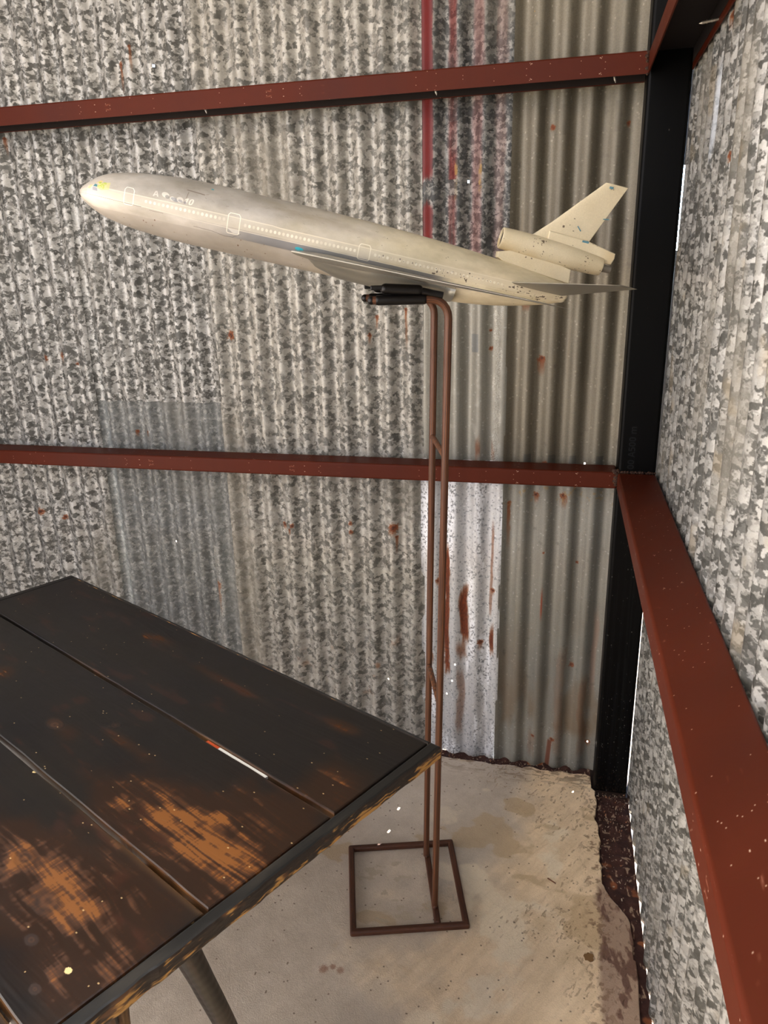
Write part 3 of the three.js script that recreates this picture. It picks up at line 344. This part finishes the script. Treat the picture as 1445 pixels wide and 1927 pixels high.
{ const H = .15, rd = .008, Q = (u, n, y) => [U3.x * u + N3.x * n, y, U3.z * u + N3.z * n], ang = Math.atan2(-U3.z, U3.x);
  const bar = (len, u, n, along) => { const g = new RoundedBoxGeometry(len, rd * 2, rd * 2, 4, .0055); const m = part('base_bar', g, baseM, st); m.position.set(...Q(u, n, rd)); m.rotation.y = along === 'u' ? ang : ang + Math.PI / 2; };
  bar(.3, 0, H - rd, 'u'); bar(.3, 0, -H + rd, 'u'); bar(.284, H - rd, 0, 'n'); bar(.284, -H + rd, 0, 'n'); bar(.27, -.071, 0, 'n');
  const L = (w) => new THREE.Vector3(w[0] + .502, w[1], w[2] - .5165);
  const rodPath = (foot, top) => { const p = new THREE.CurvePath(), f = L([...foot]), t = L([...top]), R = .034, a = t.clone().sub(f).normalize(); const bendStart = t.clone().addScaledVector(a, -R), bendEnd = t.clone().addScaledVector(U3, R), end = t.clone().addScaledVector(U3, .152); p.add(new THREE.LineCurve3(f, bendStart)); p.add(new THREE.QuadraticBezierCurve3(bendStart, t.clone().addScaledVector(a, -R * .12).addScaledVector(U3, R * .12), bendEnd)); p.add(new THREE.LineCurve3(bendEnd, end)); return [p, t, end]; };
  for (const [foot, top] of [[[-.411, .017, .578], [-.3825, 1.5195, .5695]], [[-.464, .017, .411], [-.4395, 1.5195, .4035]]]) {
    const [p, t, end] = rodPath(foot, top); const g = new THREE.TubeGeometry(p, 160, rd, 14); part('rod', g, rustMat, st);
    const A = (s, y) => { const v = t.clone().addScaledVector(U3, s); return [v.x, v.y + y, v.z]; };
    const sl = part('sleeve', mergeGeometries([barGeo(A(.05, 0), A(.138, 0), .0098), new THREE.SphereGeometry(.0098, 14, 10).translate(...A(.138, 0)), new THREE.SphereGeometry(.0098, 14, 10).translate(...A(.05, 0)), new THREE.SphereGeometry(.0083, 14, 10).translate(...A(.152, 0))]), blackRod, st, 'black rubbery wrap');
    part('saddle', mergeGeometries([barGeo(A(.06, .017), A(.124, .021), .0105), barGeo(A(.012, .006), A(.062, .017), .0075), new THREE.SphereGeometry(.0105, 14, 10).translate(...A(.124, .021)), new THREE.SphereGeometry(.0105, 14, 10).translate(...A(.06, .017)), (() => { const b = new RoundedBoxGeometry(.05, .009, .014, 2, .002); b.rotateY(ang); b.translate(...A(.128, .0235)); return b.index ? b.toNonIndexed() : b; })()].map((q) => q.index ? q.toNonIndexed() : q)), blackRod, st, 'black saddle pad under the wing');
  }
  const rung = (y, k) => { const at = (foot, top) => { const t = (y - .017) / 1.5; return new THREE.Vector3(mix(foot[0], top[0], t) + .502, y, mix(foot[2], top[2], t) - .5165); }; const a = at([-.464, 0, .411], [-.4395, 0, .4035]), b = at([-.411, 0, .578], [-.3825, 0, .5695]); part('rung', barGeo([a.x, a.y + .004, a.z], [b.x, b.y - .004, b.z], .0065), rustMat, st); }; rung(1.205); rung(.613);
  for (const w of [[-.411, .016, .578], [-.464, .016, .411]]) { const v = L(w); part('weld_bead', bead([[v.x, .017, v.z], [v.x + .006, .017, v.z + .003], [v.x - .006, .017, v.z - .003], [v.x, .02, v.z + .006]], .0045, 6), baseM, st); }
}

// ───────── model airliner (local X forward, Y up, −Z toward the viewer)
const TH_P = 13.3 * Math.PI / 180, PX = U3.clone().multiplyScalar(Math.cos(TH_P)).add(new THREE.Vector3(0, Math.sin(TH_P), 0)), PY = U3.clone().multiplyScalar(-Math.sin(TH_P)).add(new THREE.Vector3(0, Math.cos(TH_P), 0));
const plane = thing('model_airliner', 'weathered cream and silver three-engine airliner model tilted nose up on the rod stand', 'model airplane', [-0.6264, 1.629, 0.5515]);
plane.quaternion.setFromRotationMatrix(new THREE.Matrix4().makeBasis(PX, PY, PX.clone().cross(PY)));
const prof = [[-.502, .019, -.003, .006], [-.497, .026, -.011, .011], [-.486, .0295, -.0145, .015], [-.455, .033, -.025, .022], [-.39, .0395, -.041, .034], [-.323, .0445, -.0525, .045], [-.262, .049, -.0585, .052], [-.2, .0525, -.0602, .056], [-.113, .056, -.061, .059], [.034, .0592, -.061, .060], [.16, .0598, -.061, .060], [.244, .0598, -.0607, .060], [.3, .0575, -.0597, .0585], [.345, .0535, -.0575, .0555], [.39, .0475, -.0535, .0505], [.424, .040, -.0475, .044], [.44, .0345, -.0435, .0395], [.455, .027, -.0378, .033], [.467, .0185, -.032, .026], [.478, .0095, -.0255, .0185], [.485, .003, -.0195, .0125], [.4895, -.0035, -.013, .0055], [.491, -.007, -.009, .001]];
function profAt(X) { let i = 0; while (i < prof.length - 2 && prof[i + 1][0] < X) i++; const p0 = prof[Math.max(0, i - 1)], p1 = prof[i], p2 = prof[i + 1], p3 = prof[Math.min(prof.length - 1, i + 2)], h = p2[0] - p1[0], t = clamp((X - p1[0]) / h); return [1, 2, 3].map((c) => { const m1 = (p2[c] - p0[c]) / (p2[0] - p0[0] || 1) * h, m2 = (p3[c] - p1[c]) / (p3[0] - p1[0] || 1) * h, t2 = t * t, t3 = t2 * t; return (2 * t3 - 3 * t2 + 1) * p1[c] + (t3 - 2 * t2 + t) * m1 + (-2 * t3 + 3 * t2) * p2[c] + (t3 - t2) * m2; }); }
const FX0 = -.502, FX1 = .491;
{ // fuselage
  const NX = 150, NA = 64, P = [], U = [], I = []; for (let i = 0; i <= NX; i++) { let t = i / NX; const X = i < 16 ? mix(-.502, -.48, (i / 16) ** 1.4) : i > NX - 40 ? mix(.36, .491, 1 - (1 - (i - NX + 40) / 40) ** 1.7) : mix(-.48, .36, (i - 16) / (NX - 56)); const [a, b, z] = profAt(X), yc = (a + b) / 2, ry = (a - b) / 2; for (let j = 0; j <= NA; j++) { const an = j / NA * 2 * Math.PI; P.push(X, yc + ry * Math.cos(an), -z * Math.sin(an)); U.push((X - FX0) / (FX1 - FX0), j / NA); } }
  const W = NA + 1; for (let i = 0; i < NX; i++) for (let j = 0; j < NA; j++) { const a = i * W + j, b = a + 1, c = a + W, d = c + 1; I.push(a, c, b, b, c, d); } for (let j = 1; j < NA - 1; j++) I.push(0, j, j + 1);
  const g = new THREE.BufferGeometry(); g.setAttribute('position', new THREE.Float32BufferAttribute(P, 3)); g.setAttribute('uv', new THREE.Float32BufferAttribute(U, 2)); g.setIndex(I); g.computeVertexNormals();
  { const N = g.attributes.normal; for (let i = 0; i <= NX; i++) { const a = i * W, b = a + NA, v = new THREE.Vector3(N.getX(a) + N.getX(b), N.getY(a) + N.getY(b), N.getZ(a) + N.getZ(b)).normalize(); N.setXYZ(a, v.x, v.y, v.z); N.setXYZ(b, v.x, v.y, v.z); } }
  const CW = 2048, CH = 800, cv = document.createElement('canvas'); cv.width = CW; cv.height = CH; const c = cv.getContext('2d'), id = c.createImageData(CW, CH), orm = new Uint8Array(CW * CH * 4);
  for (let y = 0; y < CH; y++) for (let x = 0; x < CW; x++) {
    const X = mix(FX0, FX1, (x + .5) / CW), an = (1 - (y + .5) / CH) * 2 * Math.PI, Yn = Math.cos(an), near = Math.sin(an) > 0, [pa, pb] = profAt(X), Y = (pa + pb) / 2 + (pa - pb) / 2 * Yn, s = an * .06;
    const f = fbm(X * 14, s * 26 + (near ? 0 : 9), 271, 4), gg = fbm(X * 70, s * 120, 272, 3), h = hash(x, y, 9), rear = sst(.12, -.2, X + (f - .5) * .25);
    let col = mix3([186, 178, 164], [216, 202, 168], rear); const j = (f - .5) * 52 + (gg - .5) * 20 + (h - .5) * 8; col = [col[0] + j, col[1] + j, col[2] + j * 1.05];
    let met = mix(.18, .0, rear), ro = mix(.45, .48, rear) + (f - .5) * .14;
    if (Y > -.013 && Y < .006 && X < .47) { col = mix3(col, [222, 212, 188], .35); met *= .6; }                      // cream window belt
    const dt = X > .2 ? mix(-.016, -.009, sst(.2, .46, X)) : -.016; if (Y < dt && Y > dt - .015 && X < .26) { const k = sst(.26, .1, X) * sst(-.26, -.2, X); col = mix3(col, [128, 130, 136], .75 * k); met = mix(met, .6, k); }   // bare band below it
    if (Y < -.03) { col = mix3(col, [160, 150, 138], .45 * sst(-.3, -.2, X)); }
    const fil = sst(.5, .75, fbm(X * 9, s * 30, 275, 4)) * sst(.02, .05, Y); col = mix3(col, [136, 118, 92], fil * .5);
    const chip = fbm(X * 240, s * 240, 277, 2) + (fbm(X * 30, s * 40, 278, 3) - .5) * .7 + (rear > .5 ? .0 : -.07) + (X < -.2 && Y < -.002 && Y > -.02 ? .11 : 0) + (X < -.38 && Y < 0 ? .1 : 0); if (chip > .76) { col = mix3(col, [66, 54, 44], .75); ro = .7; }
    const k = (y * CW + x) * 4; id.data[k] = clamp(col[0], 0, 255); id.data[k + 1] = clamp(col[1], 0, 255); id.data[k + 2] = clamp(col[2], 0, 255); id.data[k + 3] = 255; const q = ((CH - 1 - y) * CW + x) * 4; orm[q + 1] = ro * 255; orm[q + 2] = met * 255; orm[q + 3] = 255; orm[q] = 128;
  }
  c.putImageData(id, 0, 0);
  const M = (X, Y, near = true) => { const [a, b] = profAt(X), k = clamp((Y - (a + b) / 2) / ((a - b) / 2), -1, 1), an = Math.acos(k); return [(X - FX0) / (FX1 - FX0) * CW, (1 - (near ? an : 2 * Math.PI - an) / (2 * Math.PI)) * CH]; };
  const line = (pts, w, st, near = true) => { c.beginPath(); pts.forEach(([X, Y], i) => { const [x, y] = M(X, Y, near); i ? c.lineTo(x, y) : c.moveTo(x, y); }); c.lineWidth = w; c.strokeStyle = st; c.stroke(); };
  const fillP = (pts, st, near = true) => { c.beginPath(); pts.forEach(([X, Y], i) => { const [x, y] = M(X, Y, near); i ? c.lineTo(x, y) : c.moveTo(x, y); }); c.closePath(); c.fillStyle = st; c.fill(); };
  const r = rng(33), span = (x0, x1, n, y) => Array.from({ length: n + 1 }, (_, i) => [mix(x0, x1, i / n), typeof y === 'function' ? y(mix(x0, x1, i / n)) : y]);
  for (const near of [true, false]) {
    line(span(.43, -.4, 60, (X) => .0062 - (X < .1 ? .0015 : 0)), 3.2, 'rgba(240,230,204,.55)', near);
    line(span(.47, -.42, 60, (X) => X > .2 ? mix(-.0155, -.0095, sst(.2, .46, X)) : -.0155), 2, 'rgba(236,228,206,.55)', near);
    for (let X = .352; X > -.36; X -= .0082) { if ((X < .2 && X > .168) || (X < -.052 && X > -.086)) continue; const [x, y] = M(X, -.0015 - (X < .2 ? .003 : 0), near), o = .2 + r() * .5; c.fillStyle = `rgba(250,244,224,${o})`; c.beginPath(); c.ellipse(x, y, 5.4, 6.6, 0, 0, 7); c.fill(); if (X < -.09 && r() < .7) { c.fillStyle = `rgba(84,70,58,${.25 + r() * .45})`; c.fillRect(x - 5 + r() * 6, y - 7 + r() * 10, 2 + r() * 4, 2 + r() * 5); } }
    const door = (x0, x1, y0, y1, w = 3) => { const k = .004, R = [[x0, y0], [x0, y1 - k], [x0 - k * .8, y1], [x1 + k * .8, y1], [x1, y1 - k], [x1, y0], [x1 + k * .6, y0 - k * .5], [x0 - k * .6, y0 - k * .5], [x0, y0]]; line(R, w, 'rgba(248,240,218,.85)', near); };
    door(.394, .376, -.012, .0165); door(.197, .174, -.022, .0125); door(-.057, -.08, -.016, .0105);
    fillP([[.196, -.016], [.175, -.016], [.172, -.0225], [.185, -.0225]], 'rgba(244,240,228,.5)', near);
  }
  line([[.491, -.0085], ...span(.484, .36, 20, (X) => mix(-.0125, -.0098, sst(.36, .484, X)))], 1.6, 'rgba(70,62,56,.65)'); line(span(.345, .318, 4, -.0155), 1.5, 'rgba(70,62,56,.45)');
  line([[.26, -.026], [.225, -.027], [.2, -.031], [.185, -.03], [.17, -.022]], 1.6, 'rgba(92,86,80,.7)');
  // flight-deck glazing, yellow marks, ghosted titles
  fillP([[.458, -.0015], [.459, .0045], [.449, .004], [.447, -.002]], 'rgba(132,132,140,.9)'); fillP([[.458, .0055], [.455, .0105], [.450, .010], [.449, .0055]], '#2f6a72');
  fillP([[.47, .000], [.465, .008], [.459, .0075], [.464, .000]], 'rgba(214,178,122,.8)'); fillP([[.4525, .012], [.446, .0185], [.438, .018], [.446, .012]], 'rgba(220,188,122,.75)');
  fillP([[.449, .0035], [.4455, .013], [.424, .0178], [.4245, .005], [.44, .001]], 'rgba(206,202,100,.5)'); for (let i = 0; i < 40; i++) { const X = .447 - r() * .016, Y = .004 + r() * .011, [x, y] = M(X, Y); c.fillStyle = 'rgba(150,170,40,.45)'; c.fillRect(x, y, 3 + r() * 5, 3 + r() * 6); }
  fillP([[.453, -.006], [.448, -.001], [.42, .0025], [.4, .001], [.4, -.008]], 'rgba(232,216,160,.25)'); fillP([[.434, .006], [.434, .011], [.43, .011], [.43, .006]], 'rgba(196,186,132,.9)');
  const glyph = (ch, X, Y, size, slant, st) => { const [x, y] = M(X, Y); c.save(); c.translate(x, y); c.transform(-1, 0, slant, -1, 0, 0); c.font = `bold ${size}px sans-serif`; c.fillStyle = st; c.fillText(ch, 0, 0); c.restore(); };
  glyph('A', .341, .0115, 34, .0, 'rgba(240,234,216,.55)'); glyph('10', .284, .0095, 34, .28, 'rgba(244,238,220,.6)'); 
  for (const [X, Y, rx, ry, cl] of [[.318, .018, 15, 11, 'rgba(244,238,220,.6)'], [.314, .015, 9, 7, 'rgba(120,116,110,.6)'], [.304, .014, 10, 8, 'rgba(246,240,224,.6)'], [.3, .013, 16, 7, 'rgba(122,124,128,.6)'], [.29, .015, 13, 11, 'rgba(244,238,222,.45)'], [.289, .013, 9, 5, 'rgba(130,128,130,.6)'], [.28, .0115, 6, 5, 'rgba(110,106,112,.6)']]) { const [x, y] = M(X, Y); c.fillStyle = cl; c.beginPath(); c.ellipse(x, y, rx, ry, .3, 0, 7); c.fill(); }
  line([[.281, .0355], [.262, .0345], [.247, .0335]], 4, 'rgba(104,88,72,.6)'); line([[.277, .032], [.279, .02]], 3, 'rgba(104,88,72,.45)');
  { const [x, y] = M(.236, .047); c.fillStyle = '#49a3ae'; c.fillRect(x - 4, y - 3, 9, 7); const [x2, y2] = M(.056, -.0245); c.fillStyle = '#3fb6c9'; c.beginPath(); c.ellipse(x2, y2, 17, 7, .05, 0, 7); c.fill(); }
  for (let i = 0; i < 26; i++) { const [x, y] = M(-.1 + r() * .5, -.03 - r() * .028); c.fillStyle = `rgba(90,60,40,${.3 + r() * .4})`; c.beginPath(); c.ellipse(x, y, 1 + r() * 3, 1 + r() * 3, 0, 0, 7); c.fill(); }
  for (let i = 0; i < 50; i++) { const X = -.15 + r() * .45, [x, y] = M(X, .02 + r() * .035); c.strokeStyle = `rgba(104,88,70,${.15 + r() * .3})`; c.lineWidth = 1 + r(); c.beginPath(); c.moveTo(x, y); c.lineTo(x + (r() - .5) * 26, y + (r() - .5) * 16); c.stroke(); }
  const t = new THREE.CanvasTexture(cv); t.colorSpace = THREE.SRGBColorSpace; t.magFilter = THREE.LinearFilter; t.wrapT = THREE.RepeatWrapping; const o = new THREE.DataTexture(orm, CW, CH); o.magFilter = THREE.LinearFilter; o.needsUpdate = true;
  part('fuselage', g, new THREE.MeshStandardMaterial({ map: t, roughnessMap: o, metalnessMap: o, roughness: 1, metalness: 1 }), plane);
}
const creamM = maps(.4, .4, .0009, (x, y) => { const f = fbm(x * 16, y * 16, 281, 4), h = hash(Math.round(x * 1000), Math.round(y * 1000), 3), ch = fbm(x * 260, y * 260, 282, 2) + (fbm(x * 26, y * 26, 283, 3) - .5) * .6; let c = [222 + (f - .5) * 34 + (h - .5) * 9, 207 + (f - .5) * 36 + (h - .5) * 9, 172 + (f - .5) * 40 + (h - .5) * 9]; if (ch > .64) c = mix3(c, [72, 56, 42], .8); const rb = sst(.55, .75, fbm(x * 9 + 3, y * 9, 284, 3)); c = mix3(c, [196, 166, 112], rb * .5); return [c[0], c[1], c[2], .5 + (f - .5) * .15, 0]; });
const cream = mapped(creamM);
const wingM = maps(.6, .6, .0012, (x, y) => { const f = fbm(x * 12, y * 12, 291, 4), g = fbm(x * 90, y * 90, 292, 3); let c = [148 + (f - .5) * 34, 144 + (f - .5) * 32, 132 + (f - .5) * 28]; if (g > .76) c = mix3(c, [90, 76, 62], .5); return [c[0], c[1], c[2], .36 + (f - .5) * .2, .55]; });
const wingMat = mapped(wingM, { side: THREE.DoubleSide }), blueM = std(0x49b3c4, .5);
// lofted wing: sections [x leading edge, y, z, chord, thickness]
function loft(secs, n = 18, up = 'y') {
  const P = [], U = [], I = [], m = 2 * n; const air = []; for (let k = 0; k < m; k++) { const t = k < n ? k / n : (m - k) / n, x = (1 - Math.cos(Math.PI * t)) / 2, th = 2.6 * (.2969 * Math.sqrt(x) - .126 * x - .3516 * x * x + .2843 * x ** 3 - .1036 * x ** 4) ; air.push([x, (k <= n ? 1 : -1) * th / .52 * .5]); }
  secs.forEach(([lx, y, z, ch, th], s) => air.forEach(([x, t]) => { if (up === 'y') P.push(lx - x * ch, y + t * th, z); else P.push(lx - x * ch, y, z + t * th); U.push((lx - x * ch) / .6, (up === 'y' ? z : y) / .6); }));
  for (let s = 0; s < secs.length - 1; s++) for (let k = 0; k < m; k++) { const a = s * m + k, b = s * m + (k + 1) % m, c = a + m, d = b + m; I.push(a, b, c, b, d, c); }
  const cap = (s, f) => { for (let k = 1; k < m - 1; k++) f ? I.push(s * m, s * m + k, s * m + k + 1) : I.push(s * m, s * m + k + 1, s * m + k); }; cap(secs.length - 1, false); cap(0, true);
  const g = new THREE.BufferGeometry(); g.setAttribute('position', new THREE.Float32BufferAttribute(P, 3)); g.setAttribute('uv', new THREE.Float32BufferAttribute(U, 2)); g.setIndex(I); g.computeVertexNormals(); return g;
}
{ const wing = (s) => { const S = []; for (const t of [0, .04, .09, .15, .22, .3, .45, .6, .75, .88, .96, 1]) { const z = mix(.03, .47, t), lx = .062 - (z - .055) * .9325 + (z < .06 ? (0.06 - z) * .6 : 0), te = z < .18 ? mix(-.196, -.225, (z - .03) / .15) : mix(-.225, -.372, (z - .18) / .29), ch = lx - te; S.push([lx, -.031 - t * .0015, -s * z, ch, ch * mix(.125, .09, t) * (t === 1 ? .35 : 1)]); } return loft(s > 0 ? S : S.reverse()); };
  const w = part('wing', wing(1), wingMat, plane, 'near wing with bare metal edge'); part('wing', wing(-1), wingMat, plane);
  const scratch = (pts, r) => new THREE.TubeGeometry(new THREE.CatmullRomCurve3(pts.map((p) => new THREE.Vector3(...p))), 20, r, 6);
  const stab = (s) => { const S = []; for (const t of [0, .1, .3, .5, .7, .9, 1]) { const z = mix(.012, .222, t); S.push([mix(-.352, -.525, t), mix(.0, .032, t), -s * z, mix(.135, .034, t), mix(.0135, .004, t)]); } return loft(s > 0 ? S : S.reverse(), 14); };
  part('stabilizer', stab(1), wingMat, plane); part('stabilizer', stab(-1), wingMat, plane);
  // belly fairing
  const B = [], ang = 20; { const P = [], I = [], U = [], xs = [.05, .02, -.03, -.1, -.18, -.24, -.262]; xs.forEach((x, i) => { const k = [.2, .7, .95, 1, 1, .94, .86][i]; for (let j = 0; j <= ang; j++) { const a = Math.PI * (j / ang); P.push(x, -.034 - Math.sin(a) * .0305 * k, Math.cos(a) * .056 * (.8 + .2 * k)); U.push(x / .6, j / ang * .3); } }); const W = ang + 1; for (let i = 0; i < xs.length - 1; i++) for (let j = 0; j < ang; j++) { const a = i * W + j; I.push(a, a + W, a + 1, a + 1, a + W, a + W + 1); } const e = (xs.length - 1) * W; for (let j = 1; j < ang; j++) I.push(e, e + j, e + j + 1); const g = new THREE.BufferGeometry(); g.setAttribute('position', new THREE.Float32BufferAttribute(P, 3)); g.setAttribute('uv', new THREE.Float32BufferAttribute(U, 2)); g.setIndex(I); g.computeVertexNormals(); part('belly_fairing', g, wingMat, plane); }
  // fin, fairing behind it, tail engine
  const finS = []; for (const t of [0, .15, .35, .55, .75, .9, 1]) { const y = mix(.085, .2295, t), lx = t < .2 ? mix(-.372, -.411, t / .2) : mix(-.411, -.5185, ((t - .2) / .8)), te = mix(-.505, -.5655, t); finS.push([lx - .0 * t, y + (t === 1 ? 0 : 0), 0, lx - te, mix(.017, .008, t)]); }
  const fin = part('fin', loft(finS, 14, 'z'), cream, plane);
  for (const [w, h, z, rz, x, y, d] of [[.008, .004, .0012, 0, -.531, .222, .0042], [.012, .0018, .0012, -.15, -.538, .163, .0035], [.012, .0018, .0012, .75, -.488, .134, .0062], [.014, .004, .0012, 0, -.508, .1125, .0066]]) part('paint_chip', new THREE.BoxGeometry(w, h, z).rotateZ(rz).translate(x, y, -d), std(0x5d8a95, .6), fin, 'blue grey paint showing through');
  const ext = (pts, t, bev = .0015) => { const S = new THREE.Shape(); pts.forEach(([x, y], i) => i ? S.lineTo(x, y) : S.moveTo(x, y)); const g = new THREE.ExtrudeGeometry(S, { depth: t - 2 * bev, bevelEnabled: true, bevelSize: bev, bevelOffset: -bev, bevelThickness: bev, bevelSegments: 2 }); g.translate(0, 0, -t / 2 + bev); const U = g.attributes.uv; for (let i = 0; i < U.count; i++) U.setXY(i, U.getX(i) / .4, U.getY(i) / .4); return g; };
  part('fin_fairing', ext([[-.43, .09], [-.43, .118], [-.512, .1155], [-.576, .1035], [-.577, .094], [-.573, .0815], [-.5, .075]], .014, .002), cream, plane);
  part('pylon', ext([[-.3365, .046], [-.3355, .057], [-.36, .064], [-.42, .0625], [-.47, .058], [-.4925, .054], [-.4965, .026], [-.45, .03], [-.39, .036], [-.35, .0405]], .024, .002), cream, plane);
  const nac = [[.0008, -.12], [.0168, -.12], [.0168, -.004], [.0175, -.0005], [.0192, 0], [.0207, -.0015], [.0212, -.006], [.0228, -.04], [.0236, -.075], [.0233, -.12], [.0218, -.165], [.0197, -.2], [.0178, -.219], [.0168, -.22], [.0158, -.2185], [.012, -.205], [.0008, -.205]].map(([a, b]) => new THREE.Vector2(a, b));
  const ng = new THREE.LatheGeometry(nac.reverse(), 48); ng.rotateZ(-Math.PI / 2); { const U = ng.attributes.uv, P = ng.attributes.position; for (let i = 0; i < U.count; i++) U.setXY(i, P.getX(i) / .4, U.getX(i) * .35); } const ne = part('tail_engine', ng, mapped(creamM, { side: THREE.DoubleSide }), plane); ne.position.set(-.3355, .0843, 0); ne.rotation.z = .0505;
  const fan = part('intake', new THREE.CylinderGeometry(.0166, .0166, .002, 32), std(0x5a544c, .7), ne, 'deep hollow intake'); fan.rotation.z = Math.PI / 2; fan.position.set(-.118, 0, 0);
  const li = part('intake_lining', (() => { const q = new THREE.CylinderGeometry(.0165, .0165, .112, 32, 1, true); q.rotateZ(Math.PI / 2); return q; })(), std(0x5a544c, .7, 0, { side: THREE.DoubleSide }), ne, 'grey bare inside of the intake'); li.position.x = -.0605;
  const ex = part('exhaust', (() => { const q = new THREE.CylinderGeometry(.0068, .0088, .034, 24); q.rotateZ(Math.PI / 2); return q; })(), std(0x8d867a, .5, .5), ne); ex.position.set(-.224, -.001, 0);
}

// ───────── small litter
{ const r = rng(77), g = new THREE.TetrahedronGeometry(1, 0); g.scale(1, .22, .45); const im = new THREE.InstancedMesh(g, std(0xffffff, .9), 420), m = new THREE.Matrix4(), q = new THREE.Quaternion(), cl = new THREE.Color();
  for (let i = 0; i < 420; i++) { const back = i > 250, x = back ? -.62 + r() * .6 : .012 + r() * .082, z = back ? -.088 + r() * .04 : .01 + r() * r() * .58, sz = .0015 + r() * r() * .006; q.setFromEuler(new THREE.Euler(r() * .8, r() * 6.28, r() * .8)); m.compose(new THREE.Vector3(x, back ? -.006 : -.006 + (z > .4 ? .006 : 0), z), q, new THREE.Vector3(sz, sz, sz)); im.setMatrixAt(i, m); const k = r(); im.setColorAt(i, k < .55 ? cl.setRGB(.34, .26, .19) : k < .8 ? cl.setRGB(.13, .07, .05) : cl.setRGB(.3, .13, .06)); }
  im.name = 'litter'; im.userData = { kind: 'stuff', label: 'chips and dry litter lying in the brown soil strip along the walls', category: 'litter' }; scene.add(im); }
{ const S = new THREE.Shape(); const r = rng(5); for (let i = 0; i < 14; i++) { const a = i / 14 * 6.283, q = .0105 * (.75 + r() * .5); const x = Math.cos(a) * q * 1.1, y = Math.sin(a) * q * 1.15; i ? S.lineTo(x, y) : S.moveTo(x, y); } const g = new THREE.ExtrudeGeometry(S, { depth: .001, bevelEnabled: false }); g.rotateX(-Math.PI / 2); const m = part('dry_leaf', g, std(0x7a5a34, .8), scene); m.position.set(-.028, .0012, .634); m.rotation.y = .4; m.userData = { label: 'small dry brown leaf on the concrete near the right wall', category: 'leaf' };
  const t = part('twig', barGeo([-.131, .0022, .408], [-.110, .0024, .422], .0016, 8), std(0x6b3f26, .8), scene); t.userData = { label: 'tiny reddish twig on the pale concrete beside the stand', category: 'twig' }; }
shadows(scene);
renderer.render(scene, camera);
